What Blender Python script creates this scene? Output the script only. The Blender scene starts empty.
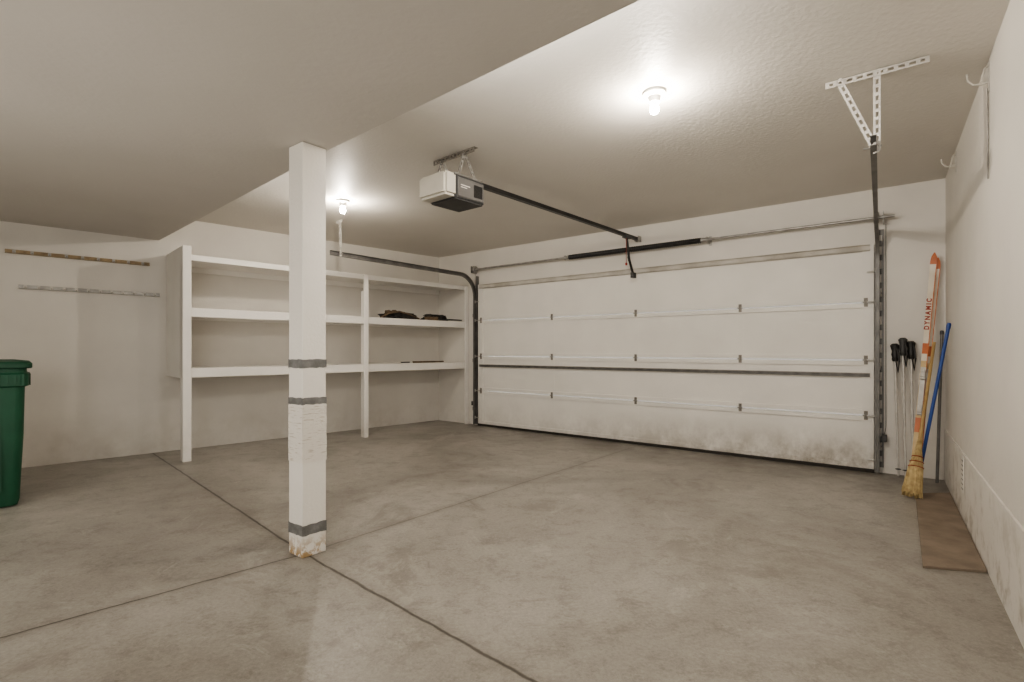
import bpy, bmesh, math, random
from mathutils import Vector, Matrix, noise as nz
random.seed(7)
S = bpy.context.scene
COL = S.collection

# ---------------------------------------------------------------- materials
def mat(name, c1, c2=None, scale=6.0, rough=0.6, metal=0.0, bump=0.0, bscale=60, detail=5, lo=0.35, hi=0.65, emis=None, estr=0, stretch=None):
    m = bpy.data.materials.new(name); m.use_nodes = True
    nt = m.node_tree; b = nt.nodes["Principled BSDF"]
    b.inputs["Roughness"].default_value = rough; b.inputs["Metallic"].default_value = metal
    tc = nt.nodes.new("ShaderNodeTexCoord"); src = tc.outputs["Object"]
    if stretch:
        mp = nt.nodes.new("ShaderNodeMapping"); mp.inputs["Scale"].default_value = stretch
        nt.links.new(src, mp.inputs["Vector"]); src = mp.outputs[0]
    n = nt.nodes.new("ShaderNodeTexNoise"); n.inputs["Scale"].default_value = scale; n.inputs["Detail"].default_value = detail
    nt.links.new(src, n.inputs["Vector"])
    r = nt.nodes.new("ShaderNodeValToRGB")
    c2 = c2 or tuple(x*0.88 for x in c1)
    r.color_ramp.elements[0].position = lo; r.color_ramp.elements[0].color = (*c2, 1)
    r.color_ramp.elements[1].position = hi; r.color_ramp.elements[1].color = (*c1, 1)
    nt.links.new(n.outputs["Fac"], r.inputs["Fac"]); nt.links.new(r.outputs["Color"], b.inputs["Base Color"])
    if bump:
        n2 = nt.nodes.new("ShaderNodeTexNoise"); n2.inputs["Scale"].default_value = bscale; n2.inputs["Detail"].default_value = 4
        nt.links.new(src, n2.inputs["Vector"])
        bp = nt.nodes.new("ShaderNodeBump"); bp.inputs["Strength"].default_value = bump; bp.inputs["Distance"].default_value = 0.01
        nt.links.new(n2.outputs["Fac"], bp.inputs["Height"]); nt.links.new(bp.outputs["Normal"], b.inputs["Normal"])
    if emis:
        b.inputs["Emission Color"].default_value = (*emis, 1); b.inputs["Emission Strength"].default_value = estr
    return m

def dirty(name, base, dirt, zlo, zhi, rough=0.6, amount=0.8, scale=3.0, bump=0.1, stretch=(1, 1, 1), xr=None, r0=0.42, r1=0.72):
    m = mat(name, base, tuple(x*0.93 for x in base), scale=2.0, rough=rough, bump=bump)
    nt = m.node_tree; b = nt.nodes["Principled BSDF"]
    ramp = [n for n in nt.nodes if n.type == 'VALTORGB'][0]
    g = nt.nodes.new("ShaderNodeNewGeometry"); sx = nt.nodes.new("ShaderNodeSeparateXYZ")
    nt.links.new(g.outputs["Position"], sx.inputs[0])
    mr = nt.nodes.new("ShaderNodeMapRange"); mr.inputs["From Min"].default_value = zhi; mr.inputs["From Max"].default_value = zlo
    nt.links.new(sx.outputs["Z"], mr.inputs["Value"])
    mp = nt.nodes.new("ShaderNodeMapping"); mp.inputs["Scale"].default_value = stretch
    nt.links.new(g.outputs["Position"], mp.inputs["Vector"])
    n = nt.nodes.new("ShaderNodeTexNoise"); n.inputs["Scale"].default_value = scale; n.inputs["Detail"].default_value = 10; n.inputs["Roughness"].default_value = 0.7
    nt.links.new(mp.outputs[0], n.inputs["Vector"])
    r2 = nt.nodes.new("ShaderNodeValToRGB"); r2.color_ramp.elements[0].position = r0; r2.color_ramp.elements[1].position = r1
    nt.links.new(n.outputs["Fac"], r2.inputs["Fac"])
    mu = nt.nodes.new("ShaderNodeMath"); mu.operation = 'MULTIPLY'
    nt.links.new(mr.outputs[0], mu.inputs[0]); nt.links.new(r2.outputs["Color"], mu.inputs[1])
    m2 = nt.nodes.new("ShaderNodeMath"); m2.operation = 'MULTIPLY'; m2.inputs[1].default_value = amount
    nt.links.new(mu.outputs[0], m2.inputs[0])
    if xr:
        mxr = nt.nodes.new("ShaderNodeMapRange"); mxr.inputs["From Min"].default_value = xr[0]; mxr.inputs["From Max"].default_value = xr[1]
        mxr.inputs["To Min"].default_value = 0.30
        nt.links.new(sx.outputs["X"], mxr.inputs["Value"])
        m3 = nt.nodes.new("ShaderNodeMath"); m3.operation = 'MULTIPLY'
        nt.links.new(m2.outputs[0], m3.inputs[0]); nt.links.new(mxr.outputs[0], m3.inputs[1]); m2 = m3
    mx = nt.nodes.new("ShaderNodeMixRGB"); mx.inputs["Color2"].default_value = (*dirt, 1)
    nt.links.new(m2.outputs[0], mx.inputs["Fac"]); nt.links.new(ramp.outputs["Color"], mx.inputs["Color1"])
    nt.links.new(mx.outputs["Color"], b.inputs["Base Color"])
    return m

M_wall = dirty("wall_paint", (0.72, 0.69, 0.64), (0.46, 0.42, 0.36), 0.0, 0.5, amount=0.6, bump=0.08)
M_wallr = dirty("scuffed_wall_paint", (0.71, 0.68, 0.63), (0.33, 0.29, 0.23), -0.10, 0.60, amount=0.9, scale=7, bump=0.12, r0=0.50, r1=0.64)
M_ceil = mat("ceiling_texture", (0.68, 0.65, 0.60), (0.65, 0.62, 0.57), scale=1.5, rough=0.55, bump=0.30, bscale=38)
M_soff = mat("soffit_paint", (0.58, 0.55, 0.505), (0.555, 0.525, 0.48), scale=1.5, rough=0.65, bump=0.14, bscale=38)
M_wood = dirty("white_painted_wood", (0.86, 0.835, 0.79), (0.42, 0.35, 0.26), 0.0, 0.45, amount=0.6, bump=0.06)
M_door = dirty("door_paint", (0.80, 0.775, 0.725), (0.15, 0.115, 0.07), -0.06, 0.40, amount=1.0, scale=5.5, stretch=(1, 1, 0.8), xr=(0.6, 3.0), r0=0.33, r1=0.60)
M_post = dirty("post_paint", (0.80, 0.77, 0.715), (0.40, 0.28, 0.15), 0.02, 0.12, amount=1.0, scale=22, bump=0.25, r0=0.46, r1=0.54)
M_worn = mat("scuffed_paint", (0.77, 0.735, 0.675), (0.50, 0.44, 0.36), scale=14, rough=0.85, bump=0.6, bscale=40, lo=0.33, hi=0.43, stretch=(1, 1, 9))
M_tape = mat("duct_tape", (0.22, 0.22, 0.215), (0.14, 0.14, 0.135), scale=18, rough=0.5, bump=0.3)
M_galv = mat("galvanised_steel", (0.44, 0.43, 0.41), (0.30, 0.29, 0.27), scale=14, rough=0.4, metal=0.6)
M_strut = mat("dull_strut_steel", (0.26, 0.25, 0.235), (0.18, 0.17, 0.16), scale=14, rough=0.5, metal=0.3)
M_hing = mat("hinge_steel", (0.25, 0.23, 0.20), (0.17, 0.155, 0.135), scale=14, rough=0.5, metal=0.3)
M_trk = mat("dull_track_steel", (0.20, 0.195, 0.185), (0.13, 0.125, 0.12), scale=9, rough=0.45, metal=0.4)
M_zinc = mat("pale_zinc", (0.60, 0.58, 0.54), (0.46, 0.44, 0.41), scale=14, rough=0.45, metal=0.2)
M_blk = mat("black_steel", (0.03, 0.028, 0.026), (0.015, 0.015, 0.015), scale=20, rough=0.45)
M_rail = mat("dark_rail", (0.05, 0.047, 0.044), (0.03, 0.03, 0.03), scale=12, rough=0.4, metal=0.4)
M_dplas = mat("dark_grey_plastic", (0.07, 0.07, 0.068), (0.05, 0.05, 0.05), scale=10, rough=0.5)
M_gplas = mat("grey_plastic", (0.17, 0.165, 0.16), (0.13, 0.125, 0.12), scale=5, rough=0.5)
M_lens = mat("cream_lens", (0.74, 0.71, 0.66), (0.68, 0.65, 0.60), scale=5, rough=0.35)
M_hous = mat("dull_beige_plastic", (0.60, 0.57, 0.50), (0.54, 0.51, 0.45), scale=5, rough=0.4)
M_porc = mat("porcelain", (0.86, 0.83, 0.77), None, rough=0.25)
M_bulb = mat("lit_bulb", (1, 0.95, 0.85), (1, 0.95, 0.85), emis=(1.0, 0.90, 0.77), estr=560)
M_green = mat("green_plastic", (0.014, 0.09, 0.046), (0.011, 0.072, 0.037), scale=5, rough=0.5, bump=0.08, bscale=120)
M_dgreen = mat("dark_green_plastic", (0.011, 0.068, 0.035), None, rough=0.5)
M_ply = mat("grey_brown_plywood", (0.27, 0.215, 0.165), (0.19, 0.15, 0.115), scale=7, rough=0.7, bump=0.2)
M_pine = mat("varnished_pine", (0.50, 0.35, 0.16), (0.34, 0.22, 0.09), scale=9, rough=0.5)
M_straw = mat("broom_straw", (0.55, 0.43, 0.23), (0.34, 0.25, 0.12), scale=30, rough=0.9)
M_blue = mat("blue_paint", (0.02, 0.075, 0.30), (0.015, 0.05, 0.22), rough=0.35)
M_skiw = mat("ski_white", (0.76, 0.70, 0.60), (0.66, 0.59, 0.48), scale=8, rough=0.3)
M_skiy = mat("ski_cream_yellow", (0.66, 0.50, 0.27), (0.54, 0.38, 0.18), scale=12, rough=0.4)
M_skio = mat("ski_orange", (0.55, 0.17, 0.06), (0.44, 0.12, 0.045), scale=8, rough=0.35)
M_red = mat("red_paint", (0.32, 0.035, 0.02), (0.26, 0.028, 0.015), rough=0.4)
M_strip = mat("pale_old_strip", (0.58, 0.55, 0.50), (0.42, 0.39, 0.34), scale=6, rough=0.6)
M_brass = mat("aged_brass_rail", (0.36, 0.28, 0.17), (0.22, 0.165, 0.10), scale=18, rough=0.45, metal=0.4)
M_cloth = mat("dark_cloth", (0.05, 0.045, 0.04), (0.02, 0.02, 0.02), scale=14, rough=0.95, bump=0.5)
M_tan = mat("tan_leather", (0.20, 0.14, 0.085), (0.10, 0.07, 0.045), scale=20, rough=0.8)
M_seal = mat("rubber_seal", (0.04, 0.035, 0.03), None, rough=0.8)

def floor_mat():
    m = bpy.data.materials.new("concrete"); m.use_nodes = True
    nt = m.node_tree; N = nt.nodes; L = nt.links; b = N["Principled BSDF"]
    g = N.new("ShaderNodeNewGeometry"); sx = N.new("ShaderNodeSeparateXYZ")
    wob = N.new("ShaderNodeTexNoise"); wob.inputs["Scale"].default_value = 9; wob.inputs["Detail"].default_value = 6
    L.new(g.outputs["Position"], wob.inputs["Vector"])
    WB = 0.020
    vm = N.new("ShaderNodeVectorMath"); vm.operation = 'MULTIPLY_ADD'
    vm.inputs[1].default_value = (WB, WB, 0)
    L.new(wob.outputs["Color"], vm.inputs[0]); L.new(g.outputs["Position"], vm.inputs[2])
    L.new(vm.outputs[0], sx.inputs[0])
    def math_(op, a, bb=None):
        n = N.new("ShaderNodeMath"); n.operation = op
        for i, v in enumerate((a, bb)):
            if v is None: continue
            if isinstance(v, (int, float)): n.inputs[i].default_value = v
            else: L.new(v, n.inputs[i])
        return n.outputs[0]
    def sline(nx, ny, d):
        return math_('SUBTRACT', math_('ADD', math_('MULTIPLY', sx.outputs["X"], nx), math_('MULTIPLY', sx.outputs["Y"], ny)), d + WB*0.5*(nx+ny))
    def line(nx, ny, d): return math_('ABSOLUTE', sline(nx, ny, d))
    right = math_('GREATER_THAN', sx.outputs["X"], -1.10)
    left = math_('SUBTRACT', 1.0, right)
    def pick(a, c): return math_('ADD', math_('MULTIPLY', a, left), math_('MULTIPLY', c, right))
    def mr(v, a, c, o0=0, o1=1):
        n = N.new("ShaderNodeMapRange"); n.interpolation_type = 'SMOOTHSTEP'
        n.inputs["From Min"].default_value = a; n.inputs["From Max"].default_value = c
        n.inputs["To Min"].default_value = o0; n.inputs["To Max"].default_value = o1
        L.new(v, n.inputs["Value"]); return n.outputs[0]
    j1 = pick(line(.7092, .705, 1.176), line(.6698, .7424, 1.325))
    j2 = pick(line(.6995, -.715, -2.782), line(.7761, -.6305, -2.632))
    dmin = math_('MINIMUM', j1, j2)
    groove = math_('MINIMUM', mr(j1, 0.002, 0.011), math_('MAXIMUM', mr(j2, 0.001, 0.009), math_('MULTIPLY', right, 0.5)))
    grime = mr(dmin, 0.0, 0.08)
    def noise(sc, det=8, ro=0.6, dist=0.0):
        n = N.new("ShaderNodeTexNoise"); n.inputs["Scale"].default_value = sc; n.inputs["Detail"].default_value = det
        n.inputs["Roughness"].default_value = ro; n.inputs["Distortion"].default_value = dist
        L.new(g.outputs["Position"], n.inputs["Vector"]); return n.outputs["Fac"]
    def ramp(v, stops):
        r = N.new("ShaderNodeValToRGB"); e = r.color_ramp.elements
        e[0].position, e[0].color = stops[0][0], (*stops[0][1], 1)
        e[1].position, e[1].color = stops[-1][0], (*stops[-1][1], 1)
        for p, c in stops[1:-1]:
            k = e.new(p); k.color = (*c, 1)
        L.new(v, r.inputs["Fac"]); return r.outputs["Color"]
    def mix(f, a, c, t='MIX'):
        n = N.new("ShaderNodeMixRGB"); n.blend_type = t
        for i, v in (("Fac", f), ("Color1", a), ("Color2", c)):
            if isinstance(v, (int, float)): n.inputs[i].default_value = v
            elif isinstance(v, tuple): n.inputs[i].default_value = (*v, 1)
            else: L.new(v, n.inputs[i])
        return n.outputs[0]
    base = ramp(noise(0.55, 9, 0.62, 0.8), [(0.38, (.265, .245, .215)), (0.5, (.335, .315, .28)), (0.60, (.395, .373, .335))])
    fine = ramp(noise(60, 9, 0.85), [(0.34, (.72, .72, .72)), (0.66, (1.20, 1.20, 1.20))])
    c = mix(0.9, base, fine, 'MULTIPLY')
    mid = ramp(noise(6.5, 14, 0.86, 0.2), [(0.40, (.66, .645, .62)), (0.50, (1, 1, 1))])
    c = mix(0.7, c, mid, 'MULTIPLY')
    stain = mr(noise(1.15, 12, 0.76, 1.3), 0.53, 0.63)
    c = mix(math_('MULTIPLY', stain, 0.50), c, (.185, .165, .138))
    pale = mr(noise(1.45, 12, 0.82, 1.6), 0.55, 0.64)
    c = mix(math_('MULTIPLY', pale, 0.38), c, (.50, .48, .435))
    specks = mr(noise(34, 3, 0.5), 0.68, 0.74)
    c = mix(math_('MULTIPLY', specks, 0.35), c, (.13, .115, .095))
    dd = sline(.616, .788, 5.70)
    near = math_('MULTIPLY', mr(dd, -0.9, -0.05), mr(noise(2.4, 8, 0.7), 0.34, 0.56))
    c = mix(math_('MULTIPLY', near, 0.65), c, (.12, .105, .085))
    c = mix(math_('MULTIPLY', math_('SUBTRACT', 1.0, grime), 0.22), c, (.15, .13, .105))
    c = mix(math_('MULTIPLY', math_('SUBTRACT', 1.0, groove), 0.85), c, (.055, .045, .036))
    L.new(c, b.inputs["Base Color"])
    rr = N.new("ShaderNodeMapRange"); rr.inputs["To Min"].default_value = 0.20; rr.inputs["To Max"].default_value = 0.62
    L.new(noise(2.5), rr.inputs["Value"]); L.new(rr.outputs[0], b.inputs["Roughness"])
    h = math_('ADD', math_('MULTIPLY', groove, 1.0), math_('MULTIPLY', noise(35), 0.15))
    bp = N.new("ShaderNodeBump"); bp.inputs["Strength"].default_value = 0.35; bp.inputs["Distance"].default_value = 0.008
    L.new(h, bp.inputs["Height"]); L.new(bp.outputs["Normal"], b.inputs["Normal"])
    return m
M_floor = floor_mat()

# ---------------------------------------------------------------- mesh helpers
def box(bm, x0, x1, y0, y1, z0, z1):
    v = [bm.verts.new(p) for p in ((x0,y0,z0),(x1,y0,z0),(x1,y1,z0),(x0,y1,z0),(x0,y0,z1),(x1,y0,z1),(x1,y1,z1),(x0,y1,z1))]
    for f in ((0,3,2,1),(4,5,6,7),(0,1,5,4),(1,2,6,5),(2,3,7,6),(3,0,4,7)):
        bm.faces.new([v[i] for i in f])
def obox(bm, p0, p1, w, t, side):
    p0, p1 = Vector(p0), Vector(p1); d = (p1-p0).normalized()
    s = Vector(side); s = (s - d*s.dot(d)).normalized(); n = d.cross(s)
    vs = []
    for p in (p0, p1):
        for a, c in ((-1,-1),(1,-1),(1,1),(-1,1)):
            vs.append(bm.verts.new(p + s*a*w/2 + n*c*t/2))
    for f in ((0,1,2,3),(7,6,5,4),(0,4,5,1),(1,5,6,2),(2,6,7,3),(3,7,4,0)):
        bm.faces.new([vs[i] for i in f])
def prism(bm, pts, z0, z1):
    if not hasattr(z0, '__len__'): z0 = [z0]*len(pts)
    a = [bm.verts.new((p[0], p[1], z)) for p, z in zip(pts, z0)]; c = [bm.verts.new((p[0], p[1], z1)) for p in pts]
    bm.faces.new(a[::-1]); bm.faces.new(c); n = len(pts)
    for i in range(n): bm.faces.new([a[i], a[(i+1) % n], c[(i+1) % n], c[i]])
def lathe(bm, p0, axis, prof, seg=20):
    p0 = Vector(p0); ax = Vector(axis).normalized()
    up = Vector((0,0,1)) if abs(ax.z) < 0.9 else Vector((1,0,0))
    u = ax.cross(up).normalized(); w = ax.cross(u)
    rings = []
    for d, r in prof:
        rings.append([bm.verts.new(p0 + ax*d + (u*math.cos(2*math.pi*i/seg) + w*math.sin(2*math.pi*i/seg))*max(r, 1e-4)) for i in range(seg)])
    for a, c in zip(rings[:-1], rings[1:]):
        for i in range(seg): bm.faces.new([a[i], a[(i+1) % seg], c[(i+1) % seg], c[i]])
    bm.faces.new(rings[0][::-1]); bm.faces.new(rings[-1])
def cyl(bm, p0, p1, r0, r1=None, seg=12):
    d = (Vector(p1)-Vector(p0)); lathe(bm, p0, d, [(0, r0), (d.length, r1 if r1 is not None else r0)], seg)
def tube(bm, pts, r, seg=8):
    pts = [Vector(p) for p in pts]; rings = []; u = None
    for i, p in enumerate(pts):
        t = (pts[min(i+1, len(pts)-1)] - pts[max(i-1, 0)]).normalized()
        if u is None: u = t.orthogonal().normalized()
        else: u = (u - t*u.dot(t)).normalized()
        w = t.cross(u)
        rings.append([bm.verts.new(p + (u*math.cos(2*math.pi*k/seg) + w*math.sin(2*math.pi*k/seg))*r) for k in range(seg)])
    for a, c in zip(rings[:-1], rings[1:]):
        for k in range(seg): bm.faces.new([a[k], a[(k+1) % seg], c[(k+1) % seg], c[k]])
    bm.faces.new(rings[0][::-1]); bm.faces.new(rings[-1])
def sweep_yz(bm, path, prof, x0):
    rings = []
    for i, (y, z) in enumerate(path):
        a = path[max(i-1, 0)]; c = path[min(i+1, len(path)-1)]
        ty, tz = c[0]-a[0], c[1]-a[1]; l = math.hypot(ty, tz); ty /= l; tz /= l
        ny, nz_ = -tz, ty
        rings.append([bm.verts.new((x0+px, y+ny*pn, z+nz_*pn)) for px, pn in prof])
    n = len(prof)
    for a, c in zip(rings[:-1], rings[1:]):
        for k in range(n): bm.faces.new([a[k], a[(k+1) % n], c[(k+1) % n], c[k]])
    bm.faces.new(rings[0][::-1]); bm.faces.new(rings[-1])
def perf(bm, p0, p1, w, side, t=0.003, pitch=0.04):
    p0, p1 = Vector(p0), Vector(p1); d = (p1-p0); L = d.length; d.normalize()
    s = Vector(side); s = (s - d*s.dot(d)).normalized()
    for k in (-1, 1):
        obox(bm, p0 + s*k*w*0.36, p1 + s*k*w*0.36, w*0.28, t, s)
    n = max(2, int(L/pitch)); bar = L/n*0.4
    for i in range(n+1):
        c = min(max(L*i/n, bar/2), L-bar/2)
        obox(bm, p0 + d*(c-bar/2), p0 + d*(c+bar/2), w*0.5, t, s)
def perf_angle(bm, p0, p1, w, s1, s2, **k):
    s1 = Vector(s1); s2 = Vector(s2)
    perf(bm, Vector(p0)+s1*w/2, Vector(p1)+s1*w/2, w, s1, **k)
    perf(bm, Vector(p0)+s2*w/2, Vector(p1)+s2*w/2, w, s2, **k)

SKEW = [0.0]
def finish(name, bm, material, parent=None, loc=(0,0,0), rotz=0.0, bevel=0.0, **props):
    if SKEW[0]:
        for v in bm.verts:
            if v.co.y < -0.30: v.co.x += SKEW[0]*(-v.co.y-0.30)
    bmesh.ops.recalc_face_normals(bm, faces=bm.faces)
    me = bpy.data.meshes.new(name); bm.to_mesh(me); bm.free()
    me.materials.append(material)
    for p in me.polygons: p.use_smooth = True
    me.set_sharp_from_angle(angle=math.radians(35))
    o = bpy.data.objects.new(name, me); COL.objects.link(o)
    o.location = loc; o.rotation_euler = (0, 0, rotz)
    if parent: o.parent = parent
    if bevel:
        md = o.modifiers.new("bevel", 'BEVEL'); md.width = bevel; md.segments = 2; md.limit_method = 'ANGLE'
    for k, v in props.items(): o[k] = v
    return o
def B(): return bmesh.new()

class Frame:
    def __init__(s, ox, oy, dx, dy):
        s.o = Vector((ox, oy, 0)); s.a = math.atan2(dy, dx)
    def pt(s, x, y, z=0):
        c, n = math.cos(s.a), math.sin(s.a)
        return Vector((s.o.x + c*x - n*y, s.o.y + n*x + c*y, z))
def thing(name, F, x, y, z, label, category, **props):
    e = bpy.data.objects.new(name, None); e.empty_display_size = 0.1; COL.objects.link(e)
    e.location = F.pt(x, y, z); e.rotation_euler = (0, 0, F.a)
    e["label"] = label; e["category"] = category
    for k, v in props.items(): e[k] = v
    return e

FD = Frame(-1.15, 8.13, 4.81, -3.757)        # garage door wall
FL = Frame(-4.53, 4.87, 3.38, 3.26)          # shelf wall
FR = Frame(3.66, 4.373, -1.75, -2.443)       # opposite side wall
ZC = 2.55
LW = 6.104
BR = FR.pt(7.5, 0); BL = FL.pt(-2.85, 0); CL = FL.pt(4.696, 0); CR = FR.pt(0, 0)

# ---------------------------------------------------------------- room shell
bm = B(); prism(bm, [BL[:2], BR[:2], CR[:2], CL[:2]], -0.12, 0.0)
finish("floor", bm, M_floor, kind="structure", label="worn grey-brown concrete garage floor with control joints", category="floor")
bm = B(); prism(bm, [BL[:2], BR[:2], CR[:2], CL[:2]], ZC, ZC+0.1)
finish("ceiling", bm, M_ceil, kind="structure", label="beige textured drywall ceiling of the garage", category="ceiling")
bm = B(); box(bm, -3.0, 4.85, 0, 0.15, 0, ZC+0.1)
finish("wall_left", bm, M_wall, loc=FL.pt(0,0), rotz=FL.a, kind="structure", label="cream painted drywall behind the built-in shelves", category="wall")
bm = B(); box(bm, -0.15, 7.7, 0, 0.15, 0, ZC+0.1); box(bm, 0.0, 7.5, -0.008, 0.0, 0.0, 0.43)
finish("wall_right", bm, M_wallr, loc=FR.pt(0,0), rotz=FR.a, kind="structure", label="cream painted side wall with scuffed low concrete ledge", category="wall")
OX0, OX1, OZ = 0.90, 5.58, 2.03
bm = B(); box(bm, -0.15, OX0, 0, 0.15, 0, ZC+0.1); box(bm, OX1, LW+0.15, 0, 0.15, 0, ZC+0.1); box(bm, OX0, OX1, 0, 0.15, OZ, ZC+0.1)
finish("wall_back", bm, M_wall, loc=FD.pt(0,0), rotz=FD.a, kind="structure", label="cream painted wall around the overhead garage door", category="wall")
d = (BR-BL); FB = Frame(BL.x, BL.y, d.x, d.y)
bm = B(); box(bm, -0.15, d.length+0.15, -0.15, 0, 0, ZC+0.1)
finish("wall_front", bm, M_wall, loc=FB.pt(0,0), rotz=FB.a, kind="structure", label="cream painted wall opposite the garage door", category="wall")
SA = (-3.81, 5.585); SB = (-1.0, 2.84); SC = (0.4, 1.63); SD = (1.21, 0.955)
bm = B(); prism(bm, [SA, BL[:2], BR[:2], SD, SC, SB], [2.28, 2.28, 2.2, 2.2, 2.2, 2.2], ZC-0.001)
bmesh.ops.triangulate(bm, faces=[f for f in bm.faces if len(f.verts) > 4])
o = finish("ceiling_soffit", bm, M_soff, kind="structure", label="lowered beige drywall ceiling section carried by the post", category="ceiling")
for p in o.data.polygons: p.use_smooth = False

# ---------------------------------------------------------------- garage door
door = thing("door_1", FD, OX0, 0, 0, "white sectional overhead garage door with steel hinges", "garage door", kind="structure")
W = OX1-OX0; HS = [0.025, 0.51, 1.01, 1.53, 2.06]
cols = [0.02, W*0.25+0.09, W*0.5+0.09, W*0.75+0.07, W-0.02]
for i in range(4):
    z0, z1 = HS[i]+0.007, HS[i+1]-0.007
    bm = B()
    box(bm, -0.03, W+0.03, -0.036, -0.012, z0, z1)
    for a, c in ((z0, z0+0.042), (z1-0.042, z1)): box(bm, -0.03, W+0.03, -0.053, -0.036, a, c)
    for x0, x1 in ((-0.03, 0.06), (W-0.06, W+0.03)): box(bm, x0, x1, -0.052, -0.036, z0+0.042, z1-0.042)
    for cx in cols[1:4]: box(bm, cx-0.03, cx+0.03, -0.0376, -0.036, z0+0.042, z1-0.042)
    finish("door_section", bm, M_door, door, bevel=0.002)
for zz, hh, m in ((0.875, 0.022, M_strut), (2.02, 0.05, M_strip)):
    bm = B(); box(bm, 0.0, W, -0.058, -0.034, zz-hh/2-0.006, zz+hh/2+0.006)
    box(bm, 0.0, W, -0.080, -0.056, zz+hh/2-0.004, zz+hh/2); box(bm, 0.0, W, -0.080, -0.056, zz-hh/2, zz-hh/2+0.004)
    finish("reinforcing_strut", bm, m, door)
bm = B(); box(bm, -0.03, W+0.03, -0.06, -0.005, 0.002, 0.03); finish("bottom_seal", bm, M_seal, door)
def hinge_bm():
    bm = B()
    box(bm, -0.015, 0.015, -0.004, 0, 0.008, 0.040); box(bm, -0.015, 0.015, -0.004, 0, -0.040, -0.008)
    box(bm, -0.007, 0.007, -0.016, -0.003, -0.016, 0.016)
    cyl(bm, (-0.024, -0.010, 0), (0.024, -0.010, 0), 0.006, seg=10)
    for z in (0.030, -0.030): cyl(bm, (0, -0.004, z), (0, -0.008, z), 0.004, seg=6)
    return bm
h0 = None
for zz in HS[1:4]:
    for k, cx in enumerate(cols):
        cx = min(max(cx, 0.03), W-0.03)
        if h0 is None: h0 = finish("hinge", hinge_bm(), M_hing, door); hh = h0
        else: hh = h0.copy(); COL.objects.link(hh); hh.parent = door
        hh.location = (cx, -0.053, zz)
for zz in [0.12]+HS[1:4]+[1.80]:
    for sx, sg in ((0, -1), (W, 1)):
        bm = B(); cyl(bm, (0, 0, 0), (0.085, 0, 0), 0.006, seg=8); lathe(bm, (0.075, 0, 0), (1, 0, 0), [(0, 0.018), (0.004, 0.022), (0.010, 0.022), (0.012, 0.018)], 14)
        o = finish("roller", bm, M_zinc, door); o.location = (sx - sg*0.02, -0.085, zz)
        if sg < 0: o.rotation_euler = (0, 0, math.pi)

# ---------------------------------------------------------------- tracks
ZT = 2.17; R = 0.30
def track_path(yv, length):
    path = [(yv, 0.02), (yv, ZT-R)]
    for i in range(1, 9):
        a = math.pi/2*i/8; path.append((yv - R + R*math.cos(a), ZT - R + R*math.sin(a)))
    for k in (0.3, 0.6, 1.0): path.append((yv-R-(length-R)*k, ZT))
    return path
def track(x0, sg, label, hang, length, skew):
    e = thing("overhead_door_track", FD, x0, 0, 0, label, "door track", group="garage door tracks")
    SKEW[0] = skew
    path = track_path(-0.085, length)
    w, d, t = 0.026, 0.028, 0.003
    prof = [(0, -w), (d*sg, -w), (d*sg, w), (0, w), (0, w-t), ((d-t)*sg, w-t), ((d-t)*sg, -w+t), (0, -w+t)]
    bm = B(); sweep_yz(bm, path, prof, 0)
    finish("track_rail", bm, M_trk, e)
    bm = B(); ax = d*sg*1.15
    perf(bm, (ax, -0.006, 0.05), (ax, -0.006, 2.18), 0.045, (1, 0, 0), pitch=0.12, t=0.004)
    obox(bm, (ax-0.02*sg, -0.035, 0.02), (ax-0.02*sg, -0.035, 2.18), 0.06, 0.004, (0, 1, 0))
    finish("mounting_angle", bm, M_trk, e)
    for z in (0.25, 0.95, 1.6):
        bm = B(); obox(bm, (ax, -0.115, z), (ax, -0.002, z), 0.05, 0.004, (0, 0, 1)); cyl(bm, (ax-0.004, -0.085, z), (ax+0.012, -0.085, z), 0.008, seg=6)
        finish("track_bracket", bm, M_strut, e)
    hy = -length; y2 = hy+hang[1]; cx = d*sg*0.5
    bm = B(); perf_angle(bm, (cx, hy+0.03, ZT-0.03), (cx+hang[0], y2, ZC-0.002), 0.030, (1, 0, 0), (0, 1, 0))
    finish("hanger_strut", bm, M_zinc, e)
    bm = B(); perf_angle(bm, (cx, hy+0.03, ZT-0.02), (cx+hang[2], y2, ZC-0.004), 0.030, (1, 0, 0), (0, 1, 0))
    finish("hanger_strut", bm, M_zinc, e)
    bm = B(); perf_angle(bm, (hang[3], y2, ZC-0.006), (hang[4], y2, ZC-0.006), 0.032, (0, 0, -1), (0, 1, 0))
    finish("ceiling_angle", bm, M_zinc, e)
    bm = B(); cyl(bm, (-0.03, hy+0.03, ZT), (0.05, hy+0.03, ZT), 0.006, seg=6)
    finish("end_bolt", bm, M_galv, e)
    SKEW[0] = 0
    return e
track(OX0-0.045, -1, "grey steel track curving overhead along the shelf wall", (0.0, 0.02, -0.0, -0.06, 0.05), 2.36, 0.0)
track(OX1+0.045, 1, "grey steel track with perforated hanger at the ceiling", (-0.17, -0.04, 0.0, -0.20, 0.24), 2.40, 0.045)

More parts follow.
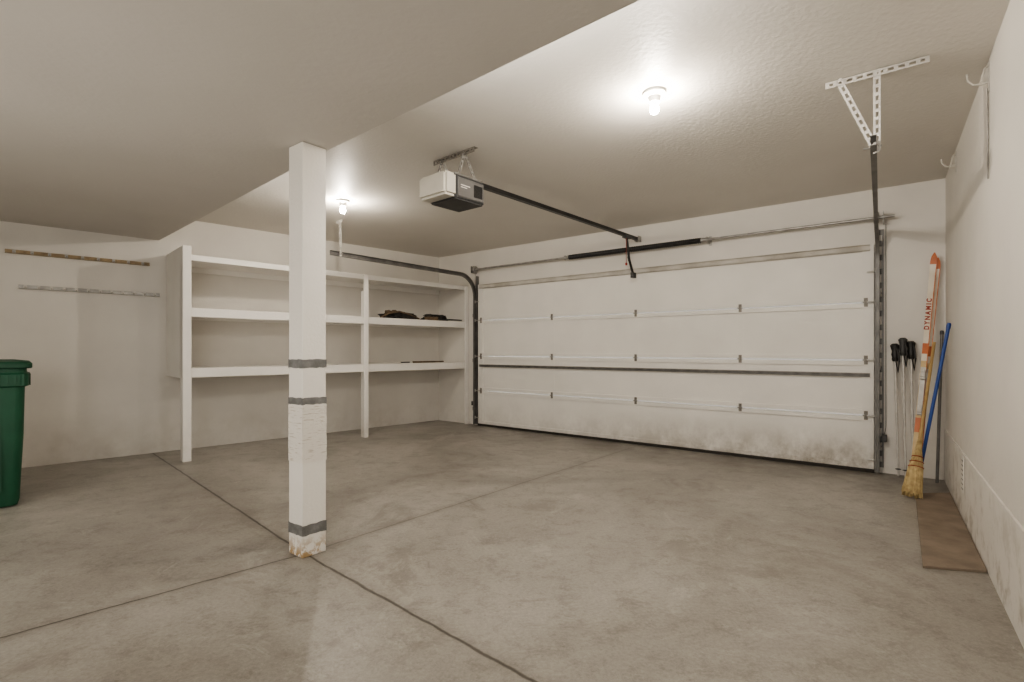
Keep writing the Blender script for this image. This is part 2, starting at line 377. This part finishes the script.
# ---------------------------------------------------------------- torsion spring
e = thing("torsion_spring_assembly", FD, OX0, -0.10, 2.27, "long steel shaft with black torsion spring above garage door", "door spring")
bm = B(); cyl(bm, (-0.10, 0, 0), (W+0.18, 0, 0), 0.0127, seg=14); finish("shaft", bm, M_galv, e)
bm = B(); s0, s1 = 1.55, 3.20; n = 150
lathe(bm, (s0, 0, 0), (1, 0, 0), [(0, 0.02)] + [((s1-s0)*i/n, 0.031 if i % 2 else 0.025) for i in range(1, n)] + [(s1-s0, 0.02)], 16)
finish("spring", bm, M_blk, e)
for sx, sg in ((s0, -1), (s1, 1)):
    bm = B(); lathe(bm, (sx, 0, 0), (sg, 0, 0), [(0, 0.028), (0.03, 0.024), (0.05, 0.024), (0.052, 0.03), (0.06, 0.03)], 16); finish("winding_cone", bm, M_galv, e)
bm = B(); box(bm, s1+0.06, s1+0.066, -0.02, 0.097, -0.03, 0.03); box(bm, s1+0.05, s1+0.08, 0.092, 0.097, -0.05, 0.05); finish("centre_bracket", bm, M_galv, e)
for sx in (-0.05, W+0.05):
    bm = B(); lathe(bm, (sx-0.02, 0, 0), (1, 0, 0), [(0, 0.048), (0.004, 0.05), (0.006, 0.04), (0.02, 0.036), (0.032, 0.04), (0.036, 0.05), (0.04, 0.048)], 20); finish("cable_drum", bm, M_galv, e)
    k = 1 if sx > 0 else -1
    bm = B(); box(bm, sx+k*0.05-0.002, sx+k*0.05+0.002, -0.03, 0.097, -0.05, 0.05); lathe(bm, (sx+k*0.04, 0, 0), (1, 0, 0), [(0, 0.02), (0.02, 0.02)], 14); finish("bearing_plate", bm, M_galv, e)

# ---------------------------------------------------------------- opener
FO = Frame(-0.31, 3.97, 1.785, 2.06)
OZ0 = 2.175
op = thing("garage_door_opener", FO, 0, 0, OZ0, "ceiling-hung beige and dark grey opener with long rail", "door opener")
bm = B(); box(bm, -0.30, 0.0, -0.14, 0.14, 0.0, 0.175)
bmesh.ops.bevel(bm, geom=bm.edges[:], offset=0.012, segments=3, affect='EDGES')
finish("housing", bm, M_dplas, op)
bm = B(); box(bm, -0.40, -0.285, -0.148, 0.148, 0.01, 0.175)
bmesh.ops.bevel(bm, geom=bm.edges[:], offset=0.018, segments=4, affect='EDGES'); finish("light_lens", bm, M_hous, op)
bm = B(); box(bm, -0.275, -0.015, -0.146, -0.136, 0.02, 0.155)
bmesh.ops.bevel(bm, geom=bm.edges[:], offset=0.004, segments=1, affect='EDGES'); finish("side_panel", bm, M_gplas, op)
bm = B()
for i in range(9): box(bm, -0.12+0.01*i, -0.114+0.01*i, -0.149, -0.145, 0.04, 0.13)
finish("vent", bm, M_blk, op)
bm = B(); box(bm, -0.25, -0.16, -0.148, -0.1455, 0.10, 0.106); box(bm, -0.25, -0.19, -0.148, -0.1455, 0.085, 0.09); finish("data_label", bm, M_lens, op)
bm = B(); box(bm, -0.29, -0.01, -0.13, 0.13, 0.175, 0.188); finish("top_chassis", bm, M_galv, op, bevel=0.004)
bm = B(); lathe(bm, (-0.03, 0, 0.188), (0, 0, 1), [(0, 0.035), (0.012, 0.035), (0.014, 0.025), (0.018, 0.025)], 20); finish("sprocket", bm, M_dplas, op)
RL = 2.68; zr = 0.213
bm = B(); obox(bm, (-0.05, 0, zr), (RL, 0, zr), 0.032, 0.026, (0, 0, 1)); box(bm, -0.05, RL, -0.020, 0.020, zr-0.019, zr-0.014); finish("rail", bm, M_rail, op)
bm = B(); box(bm, RL-0.02, RL+0.06, -0.025, -0.021, zr-0.03, zr+0.03); box(bm, RL-0.02, RL+0.06, 0.021, 0.025, zr-0.03, zr+0.03); finish("header_bracket", bm, M_galv, op)
bm = B(); box(bm, RL-0.30, RL-0.18, -0.026, 0.026, zr-0.036, zr-0.0); finish("trolley", bm, M_dplas, op, bevel=0.004)
bm = B()
obox(bm, (RL-0.24, 0.0, zr-0.03), (RL-0.18, 0.0, -0.07), 0.028, 0.005, (0, 1, 0)); obox(bm, (RL-0.19, 0.006, -0.02), (RL-0.07, 0.006, -0.22), 0.028, 0.005, (0, 1, 0))
box(bm, RL-0.12, RL-0.05, -0.018, 0.018, -0.25, -0.19); finish("door_arm", bm, M_rail, op)
bm = B(); tube(bm, [(RL-0.27, -0.01, zr-0.03), (RL-0.275, -0.012, 0.06), (RL-0.27, -0.01, -0.10)], 0.003, 6); finish("release_cord", bm, M_red, op)
bm = B(); lathe(bm, (RL-0.27, -0.01, -0.10), (0, 0, -1), [(0, 0.006), (0.005, 0.012), (0.025, 0.012), (0.03, 0.006)], 12); finish("release_knob", bm, M_red, op)
zc = ZC-OZ0
for x, y in ((-0.06, 0.12), (-0.06, -0.12), (-0.26, 0.12), (-0.26, -0.12)):
    bm = B(); perf(bm, (x, y, 0.14), (-0.19, y, zc-0.02), 0.026, (1, 0, 0), pitch=0.035); finish("hanger_strap", bm, M_galv, op)
bm = B(); perf_angle(bm, (-0.19, -0.22, zc-0.003), (-0.19, 0.22, zc-0.003), 0.036, (0, 0, -1), (1, 0, 0)); finish("ceiling_angle", bm, M_hing, op)

# ---------------------------------------------------------------- lamps
def lamp(x, y, label):
    F = Frame(x, y, 1, 0)
    e = thing("ceiling_lamp", F, 0, 0, ZC, label, "ceiling light", group="bare bulb lampholders on the ceiling")
    bm = B(); lathe(bm, (0, 0, 0), (0, 0, -1), [(0, 0.062), (0.014, 0.062), (0.020, 0.056), (0.028, 0.036), (0.060, 0.027), (0.062, 0.018)], 28); finish("lampholder", bm, M_porc, e)
    bm = B(); lathe(bm, (0, 0, -0.061), (0, 0, -1), [(0, 0.014), (0.012, 0.016), (0.024, 0.022), (0.037, 0.0255), (0.050, 0.023), (0.060, 0.015), (0.065, 0.004)], 24); finish("bulb", bm, M_bulb, e)
lamp(0.80, 2.91, "white porcelain lampholder with lit bare bulb")
lamp(-1.64, 5.02, "white porcelain lampholder with lit bare bulb")

# ---------------------------------------------------------------- support post
FP = Frame(-1.115, 2.825, 0.788, -0.616)
post = thing("support_post", FP, 0, 0, 0, "white square wooden post with grey tape bands and scuffed paint", "post")
hw = 0.069
bm = B(); box(bm, -hw, hw, -hw, hw, 0, 2.2); finish("shaft", bm, M_post, post, bevel=0.004)
for z0, z1 in ((1.005, 1.05), (0.81, 0.845), (0.115, 0.170)):
    bm = B(); a = hw+0.002; box(bm, -a, a, -a, a, z0, z1)
    bmesh.ops.subdivide_edges(bm, edges=bm.edges[:], cuts=6, use_grid_fill=True)
    for v in bm.verts: v.co.z += random.uniform(-0.003, 0.003) if (v.co.z-z0) < 0.002 or (z1-v.co.z) < 0.002 else 0
    finish("tape_band", bm, M_tape, post)
bm = B(); z = 0.50
while z < 0.80:
    h = random.uniform(0.012, 0.03); a = hw+random.uniform(0.0008, 0.0026)
    box(bm, -a, a, -a, a, z, min(z+h-0.001, 0.803)); z += h
finish("scuffed_wrap", bm, M_worn, post)

# ---------------------------------------------------------------- built-in shelves
sh = thing("shelving_unit", FL, 1.1, 0, 0, "built-in white painted wooden wall shelving with three shelves", "shelves")
def fy(x): return -0.74 + 0.12*(x/3.68)
XE = 3.596
def xe(y): return XE + (-y)*0.141 - 0.004
SZ = (2.045, 1.515, 0.915)
for z, th, fh in ((SZ[0], 0.02, 0.055), (SZ[1], 0.02, 0.085), (SZ[2], 0.02, 0.09)):
    bm = B(); f0, f1 = fy(0), fy(3.68)
    prism(bm, [(0.0, -0.003), (0.0, f0+0.02), (xe(f1), f1+0.02), (XE-0.005, -0.003)], z-th, z); finish("shelf", bm, M_wood, sh)
    bm = B(); prism(bm, [(0.0, f0+0.02), (0.0, f0), (xe(f1), f1), (xe(f1), f1+0.02)], z-fh, z+0.004); finish("front_rail", bm, M_wood, sh, bevel=0.003)
    bm = B(); box(bm, 0.02, XE-0.01, -0.025, -0.002, z-th-0.06, z-th); finish("wall_cleat", bm, M_wood, sh)
bm = B(); box(bm, -0.018, 0.0, -0.735, -0.003, 0.82, 2.13); finish("end_panel", bm, M_wood, sh)
for x, z1 in ((0.0, 2.13), (1.98, SZ[0])):
    y = fy(x); xa, xb = (x-0.03, x+0.03) if x else (-0.02, 0.055)
    bm = B(); box(bm, xa, xb, y-0.022, y-0.001, 0, z1); box(bm, x-0.018, x+0.018, y, y+0.085, 0, z1-0.2)
    finish("upright", bm, M_wood, sh, bevel=0.003)
bm = B(); box(bm, xe(-0.62)-0.07, xe(-0.62)-0.004, fy(3.6)-0.022, fy(3.6)-0.002, 0, SZ[0]); finish("upright", bm, M_wood, sh, bevel=0.003)

def blob_bm(sx, sy, sz, seed, ox=0, oy=0):
    bm = B(); bmesh.ops.create_icosphere(bm, subdivisions=4, radius=1)
    for v in bm.verts:
        p = v.co.copy(); k = 1 + 0.40*nz.noise(p*1.7+Vector((seed, 0, 0))) + 0.28*nz.noise(p*4.5+Vector((0, seed, 0)))
        v.co = Vector((p.x*sx*k+ox, p.y*sy*k+oy, max(p.z*sz*k, -sz*0.55)+sz*0.55))
    return bm
zs = SZ[1]+0.005
e = thing("crumpled_tool_bag", FL, 3.68, -0.48, zs, "crumpled dark canvas bag with tan straps on the middle shelf", "bag")
finish("bag_body", blob_bm(0.30, 0.10, 0.06, 3), M_cloth, e)
finish("folded_flap", blob_bm(0.16, 0.07, 0.072, 8, -0.08, 0.03), M_tan, e)
bm = B(); tube(bm, [(-0.32, -0.08, 0.01), (-0.2, -0.11, 0.07), (-0.05, -0.09, 0.10), (0.12, -0.10, 0.065), (0.28, -0.08, 0.012)], 0.010, 8); finish("strap", bm, M_tan, e)
e = thing("hand_saw", FL, 4.10, -0.61, zs, "dark long-bladed tool with brown handle on the middle shelf", "tool")
bm = B(); prism(bm, [(0.12, 0), (0.60, 0.03), (0.60, 0.07), (0.12, 0.12)], 0.014, 0.030); finish("blade", bm, M_rail, e)
bm = B(); prism(bm, [(0.0, 0.0), (0.14, -0.01), (0.15, 0.12), (0.0, 0.13), (-0.02, 0.09), (0.06, 0.08), (0.06, 0.05), (-0.02, 0.04)], 0, 0.05); finish("handle", bm, M_tan, e, bevel=0.004)
finish("crumpled_rag", blob_bm(0.22, 0.11, 0.07, 9), M_cloth, loc=FL.pt(4.40, -0.32, zs), rotz=FL.a, label="crumpled black rag at the end of the middle shelf", category="cloth")
bm = B(); cyl(bm, (0, 0, 0.014), (0.55, 0.03, 0.014), 0.013, 0.011, 10)
finish("wooden_stick", bm, M_tan, loc=FL.pt(3.95, -0.42, SZ[2]+0.001), rotz=FL.a, label="thin brown wooden stick lying on the lowest shelf", category="stick")
e = thing("spring_clamp", FL, 3.72, -0.50, SZ[2]+0.005, "small dark spring clamp lying on the lowest shelf", "clamp")
bm = B(); obox(bm, (0, 0, 0.01), (0.12, 0.03, 0.01), 0.02, 0.014, (0, 1, 0)); obox(bm, (0, 0.03, 0.01), (0.12, 0, 0.012), 0.02, 0.014, (0, 1, 0)); finish("jaw", bm, M_blk, e)

# ---------------------------------------------------------------- wall tool rails
def toolrail(x0, x1, z, m, mh, label, n, cat="wall rack"):
    e = thing("tool_hanging_rail", FL, x0, 0, z, label, cat)
    L = x1-x0
    bm = B(); box(bm, 0, L, -0.012, -0.001, -0.018, 0.018)
    box(bm, 0, L, -0.03, -0.012, -0.018, -0.013); finish("rail", bm, m, e, bevel=0.001)
    h0 = None
    for i in range(n):
        x = L*(i+0.5)/n
        if h0 is None:
            bm = B(); box(bm, -0.012, 0.012, -0.018, -0.012, -0.016, 0.018)
            tube(bm, [(0, -0.014, 0.005), (0, -0.035, -0.003), (0, -0.05, -0.018), (0, -0.062, -0.018), (0, -0.07, -0.002)], 0.004, 8)
            h0 = finish("hook", bm, mh, e); o = h0
        else: o = h0.copy(); COL.objects.link(o); o.parent = e
        o.location = (x, 0, 0)
toolrail(-0.17, 0.93, 2.01, M_brass, M_galv, "brown wooden rail with metal hooks on the wall", 9)
toolrail(-0.08, 1.02, 1.69, M_galv, M_zinc, "silver metal tool rail with spring clips on the wall", 12)

# ---------------------------------------------------------------- wheeled bin
FBn = Frame(-3.80, 3.67, 0.72, 0.694)
bn = thing("wheeled_bin", FBn, 0, 0, 0, "green plastic wheeled rubbish bin with closed lid", "bin")
def rrect(hx, hy, r, z, n=5):
    pts = []
    for cx, cy, a0 in ((hx-r, hy-r, 0), (-hx+r, hy-r, 90), (-hx+r, -hy+r, 180), (hx-r, -hy+r, 270)):
        for i in range(n+1):
            a = math.radians(a0+90*i/n); pts.append((cx+r*math.cos(a), cy+r*math.sin(a), z))
    return pts
def loft(bm, rings):
    rs = [[bm.verts.new(p) for p in r] for r in rings]
    for a, c in zip(rs[:-1], rs[1:]):
        n = len(a)
        for i in range(n): bm.faces.new([a[i], a[(i+1) % n], c[(i+1) % n], c[i]])
    bm.faces.new(rs[0][::-1]); bm.faces.new(rs[-1])
bm = B(); loft(bm, [rrect(.215, .24, .05, 0.01), rrect(.225, .25, .05, 0.05), rrect(.245, .275, .05, 0.5), rrect(.252, .285, .05, 0.84), rrect(.272, .30, .05, 0.85), rrect(.275, .30, .05, 0.93), rrect(.262, .29, .05, 0.94), rrect(.262, .29, .05, 0.97)])
for k in (-1, 0, 1): box(bm, k*0.12-0.012, k*0.12+0.012, -0.283, -0.20, 0.12, 0.80)
for k in range(-6, 7):
    box(bm, k*0.04-0.006, k*0.04+0.006, -0.307, -0.28, 0.85, 0.93)
    if abs(k) < 6: box(bm, 0.26, 0.282, k*0.04-0.006, k*0.04+0.006, 0.85, 0.93)
finish("body", bm, M_green, bn)
bm = B(); loft(bm, [rrect(.285, .315, .05, 0.972), rrect(.29, .32, .05, 0.978), rrect(.29, .32, .05, 1.005), rrect(.28, .31, .06, 1.018), rrect(.20, .22, .06, 1.03)]); finish("lid", bm, M_dgreen, bn)
for k in (-1, 1):
    bm = B(); lathe(bm, (k*0.19, 0.22, 0.11), (k, 0, 0), [(0, 0.10), (0.005, 0.108), (0.035, 0.108), (0.04, 0.10)], 24); finish("wheel", bm, M_blk, bn)
bm = B(); tube(bm, [(-0.22, 0.29, 0.93), (-0.22, 0.36, 0.96), (0.22, 0.36, 0.96), (0.22, 0.29, 0.93)], 0.014, 10); finish("handle", bm, M_dgreen, bn)

# ---------------------------------------------------------------- corner things
def axis_thing(name, base, top, face, label, category, **props):
    base, top = Vector(base), Vector(top); z = (top-base).normalized()
    f = Vector(face); y = -(f - z*f.dot(z)).normalized(); x = y.cross(z)
    e = bpy.data.objects.new(name, None); e.empty_display_size = 0.1; COL.objects.link(e)
    e.matrix_world = Matrix.Translation(base) @ Matrix((x, y, z)).transposed().to_4x4()
    e["label"] = label; e["category"] = category
    for k, v in props.items(): e[k] = v
    return e, (top-base).length
toCam = (-0.62, -0.78, 0)
def ski(base, top, label, text=None):
    e, L = axis_thing("ski", base, top, toCam, label, "ski", group="downhill skis in the corner")
    def outline(z):
        t = z/L
        w = 0.0235 - 0.004*math.sin(math.pi*t)
        if t > 0.955: w *= math.sqrt(max(0.02, 1-((t-0.955)/0.045)**2))
        yy = 0 if t < 0.88 else -0.07*((t-0.88)/0.12)**2*0.9
        return w, yy
    n = 66
    def seg(i0, i1, grow, xa=-1, xb=1):
        rings = []
        for i in range(i0, i1+1):
            z = L*i/n; w, yy = outline(z); w += grow; t = 0.005 + 0.007*math.sin(math.pi*min(1, i/n)) + grow
            rings.append([(w*xa, yy+grow, z), (w*xb, yy+grow, z), (w*xb, yy-t, z), (w*xa, yy-t, z)])
        b_ = B(); loft(b_, rings); return b_
    finish("ski_body", seg(0, n, 0), M_skiw, e)
    finish("tip", seg(n-3, n, 0.0008), M_skio, e, label="orange painted ski tip")
    finish("orange_band", seg(int(n*0.57), int(n*0.62), 0.0008), M_skio, e, label="orange painted band")
    finish("tail_panel", seg(3, int(n*0.55)-1, 0.0005), M_skiy, e, label="cream yellow lower top sheet")
    finish("tail_band", seg(int(n*0.24), int(n*0.29), 0.0008), M_skio, e, label="orange painted band")
    finish("edge_stripe", seg(4, n-3, 0.0010, 0.74, 1.0), M_skio, e, label="red-orange edge stripe")
    bm = B(); c = L*0.40
    for a, hgt in ((c-0.16, 0.03), (c+0.13, 0.04)):
        box(bm, -0.018, 0.018, -0.012-hgt, -0.010, a-0.035, a+0.035); box(bm, -0.013, 0.013, -0.025-hgt, -0.012, a-0.02, a+0.03)
    box(bm, -0.018, 0.018, -0.018, -0.010, c-0.2, c+0.2); finish("binding", bm, M_zinc, e, bevel=0.003)
    if text:
        cu = bpy.data.curves.new("txt", 'FONT'); cu.body = text; cu.size = 0.046; cu.align_x = 'LEFT'; cu.align_y = 'CENTER'; cu.extrude = 0.0006; cu.offset = 0.0018; cu.space_character = 1.45
        to = bpy.data.objects.new("tmp", cu); COL.objects.link(to); bpy.context.view_layer.update()
        me = bpy.data.meshes.new_from_object(to.evaluated_get(bpy.context.evaluated_depsgraph_get())); bpy.data.objects.remove(to)
        if not me.materials: me.materials.append(M_red)
        o = bpy.data.objects.new("lettering", me); COL.objects.link(o); o.parent = e
        o.matrix_local = Matrix(((0, -1, 0, -0.004), (0, 0, -1, -0.0138), (1, 0, 0, L*0.665), (0, 0, 0, 1)))
    return e
ski((3.19, 4.13, 0.003), (3.575, 4.385, 1.90), "white ski with red lettering leaning in the corner", "DYNAMIC")
ski((3.245, 4.165, 0.003), (3.607, 4.390, 1.86), "plain cream ski leaning beside its lettered partner")

for i, (bx, by, tx, ty, h) in enumerate(((3.32, 4.45, 3.365, 4.555, 1.15), (3.345, 4.40, 3.41, 4.52, 1.20), (3.37, 4.35, 3.455, 4.485, 1.17))):
    e, L = axis_thing("ski_pole", (bx, by, 0.0), (tx, ty, h), toCam, "pale ski pole with black grip leaning on the wall", "ski pole", group="ski poles in the corner")
    bm = B(); cyl(bm, (0, 0, 0.02), (0, 0, L-0.12), 0.008, 0.012, 12); finish("shaft", bm, M_zinc, e)
    bm = B(); lathe(bm, (0, 0, L-0.15), (0, 0, 1), [(0, 0.019), (0.02, 0.026), (0.03, 0.021), (0.06, 0.027), (0.09, 0.022), (0.12, 0.030), (0.14, 0.034), (0.155, 0.020)], 14); finish("grip", bm, M_dplas if i == 1 else M_blk, e)
    bm = B(); lathe(bm, (0, 0, 0.07), (0, 0, 1), [(0, 0.01), (0.004, 0.022), (0.008, 0.022), (0.012, 0.01)], 16); finish("basket", bm, M_blk, e)
    bm = B(); lathe(bm, (0, 0, 0), (0, 0, 1), [(0, 0.002), (0.03, 0.008)], 10); finish("tip", bm, M_galv, e)
    bm = B(); tube(bm, [(0, -0.01, L-0.01), (0.02, -0.03, L-0.05), (0.03, -0.03, L-0.15), (0.02, -0.03, L-0.25), (0.005, -0.025, L-0.14)], 0.006, 6); finish("strap", bm, M_blk, e)

e, L = axis_thing("broom", (2.93, 3.80, 0.016), (3.45, 4.23, 1.17), toCam, "straw broom with wooden handle standing on its bristles", "broom")
bm = B(); cyl(bm, (0, 0, 0.40), (0, 0, L-0.01), 0.012, 0.011, 12); finish("handle", bm, M_pine, e)
bm = B(); rings = []
for z, hx, hy in ((0.02, .056, .024), (0.10, .053, .024), (0.24, .042, .022), (0.33, .028, .020), (0.40, .018, .017), (0.46, .015, .015)):
    rings.append([(hx*math.cos(2*math.pi*i/40)*(1+0.05*((i*7) % 3)), hy*math.sin(2*math.pi*i/40)*(1+0.12*((i*5) % 3)), z+(random.uniform(-.01, .02) if z == 0.02 else 0)) for i in range(40)])
loft(bm, rings)
for i in range(110):
    a = random.uniform(-1, 1); cyl(bm, (a*0.028, random.uniform(-.018, .018), 0.32), (a*0.062+random.uniform(-.008, .008), random.uniform(-.030, .030), random.uniform(0.0, 0.05)), 0.0020, seg=4)
finish("bristles", bm, M_straw, e)
bm = B()
for z, r in ((0.24, .047), (0.28, .042), (0.32, .034)):
    tube(bm, [(r*math.cos(2*math.pi*i/24), 0.029*math.sin(2*math.pi*i/24), z) for i in range(25)], 0.003, 5)
finish("stitching", bm, M_red, e)

e, L = axis_thing("blue_pole", (3.12, 4.00, 0.016), (3.318, 3.932, 1.30), toCam, "long blue handle leaning against the side wall", "pole")
bm = B(); cyl(bm, (0, 0, 0.05), (0, 0, L-0.03), 0.012, seg=14); finish("shaft", bm, M_blue, e)
bm = B(); lathe(bm, (0, 0, L-0.04), (0, 0, 1), [(0, 0.014), (0.03, 0.015), (0.045, 0.01)], 14); finish("end_cap", bm, M_blue, e)
bm = B(); lathe(bm, (0, 0, 0), (0, 0, 1), [(0, 0.010), (0.01, 0.016), (0.06, 0.016)], 14); finish("ferrule", bm, M_dplas, e)
e, L = axis_thing("metal_rod", (3.52, 4.29, 0.0), (3.61, 4.35, 1.25), toCam, "dull grey metal rod standing in the corner", "rod")
bm = B(); cyl(bm, (0, 0, 0), (0, 0, L), 0.011, seg=12); finish("tube", bm, M_trk, e)
bm = B(); lathe(bm, (0, 0, L-0.02), (0, 0, 1), [(0, 0.013), (0.03, 0.013), (0.034, 0.008)], 12); finish("cap", bm, M_dplas, e)

bm = B(); c = Vector((2.74, 3.28)); prism(bm, [(3.06-c.x, 3.93-c.y), (2.07-c.x, 2.61-c.y), (2.34-c.x, 2.55-c.y), (3.34-c.x, 3.95-c.y)], 0.001, 0.014)
finish("plywood_sheet", bm, M_ply, loc=(c.x, c.y, 0), bevel=0.001, label="brown plywood sheet lying on the floor beside the wall", category="board")

for x in (0.80, 2.22):
    e = thing("storage_hook", FR, x, 0, 2.48, "pale metal utility hook fixed high on the side wall", "hook", group="hooks along the side wall")
    bm = B(); box(bm, -0.012, 0.012, -0.005, -0.001, -0.10, 0.05); finish("backplate", bm, M_zinc, e)
    bm = B(); tube(bm, [(0, -0.004, -0.05), (0, -0.03, -0.055), (0, -0.06, -0.05), (0, -0.08, -0.025), (0, -0.085, 0.01)], 0.005, 8)
    tube(bm, [(0, -0.004, 0.03), (0, -0.02, 0.02), (0, -0.035, -0.053)], 0.004, 8); finish("arm", bm, M_strip, e)
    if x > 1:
        bm = B(); tube(bm, [(0, -0.006, -0.08), (0.002, -0.005, -0.3), (0.0, -0.006, -0.53)], 0.0035, 6); finish("wall_shadow_line", bm, M_strut, e)  # thin dark strand standing in for a shadow line on the wall
e = thing("wall_outlet_cover", FR, 1.30, -0.009, 0.30, "narrow cream cover plate low on the side wall", "cover plate")
bm = B(); box(bm, -0.04, 0.04, -0.006, 0, -0.12, 0.12); finish("plate", bm, M_lens, e, bevel=0.003)
bm = B()
for i in range(7): box(bm, -0.03, 0.03, -0.008, -0.005, -0.09+0.03*i-0.003, -0.09+0.03*i+0.003)
finish("louvre", bm, M_strut, e)
for x, sg in ((OX0-0.115, -1), (OX1+0.105, 1)):
    e = thing("door_safety_sensor", FD, x, -0.003, 0.32, "small grey safety sensor beside the garage door track", "sensor", group="garage door safety sensors")
    bm = B(); box(bm, -0.02, 0.02, -0.08, -0.03, -0.03, 0.03); finish("sensor_body", bm, M_dplas, e, bevel=0.004)
    bm = B(); box(bm, -0.003, 0.003, -0.04, 0, -0.02, 0.02); finish("bracket", bm, M_galv, e)
    bm = B(); tube(bm, [(0, -0.03, 0.03), (0.01*sg, -0.004, 0.09), (0.01*sg, -0.003, 0.8), (0.01*sg, -0.003, 1.9)], 0.0025, 6); finish("wire", bm, M_blk, e)

# ---------------------------------------------------------------- added fill lights
def area(loc, target, size, power, col, sy=None):  # added fill light, has no fixture in the room
    l = bpy.data.lights.new("lamp", 'AREA'); l.energy = power; l.color = col; l.size = size
    if sy: l.shape = 'RECTANGLE'; l.size_y = sy
    else: l.shape = 'DISK'
    o = bpy.data.objects.new("fill_light", l); COL.objects.link(o); o.location = loc
    o.rotation_euler = (Vector(target)-Vector(loc)).to_track_quat('-Z', 'Y').to_euler()
    return o
area((-3.6, 1.9, 2.12), (-3.6, 1.9, 0), 1.2, 9, (1, .93, .85))  # unseen downward fill under the dropped ceiling
area((-0.9, -0.8, 1.6), (0.6, 6.0, 1.7), 1.6, 21, (1, .95, .89))  # unseen forward fill from behind the camera
area((-2.6, 1.2, 0.4), (-2.4, 2.4, 2.2), 1.6, 9, (1, .95, .88))  # unseen upward fill to brighten the dropped ceiling
# added fill strips hidden behind the dropped ceiling edge, brightening the door side
area((-0.20, 2.24, 2.36), (1.0, 4.6, 0.8), 2.0, 16, (1, .95, .88), 0.14)
area((-2.35, 4.25, 2.38), (-1.2, 6.4, 0.9), 1.6, 4, (1, .95, .88), 0.12)

w = bpy.data.worlds.new("world"); S.world = w; w.use_nodes = True
w.node_tree.nodes["Background"].inputs[0].default_value = (0.9, 0.85, 0.78, 1); w.node_tree.nodes["Background"].inputs[1].default_value = 0.3

cam = bpy.data.cameras.new("camera"); co = bpy.data.objects.new("camera", cam); COL.objects.link(co)
co.location = (0, 0, 1.1); co.rotation_euler = (math.pi/2, 0, 0)
cam.sensor_width = 36; cam.lens = 518/1024*36; cam.shift_y = 9/1024; cam.clip_start = 0.05
S.camera = co
S.view_settings.view_transform = 'AgX'
S.view_settings.look = 'AgX - Medium High Contrast'
S.view_settings.exposure = 1.08
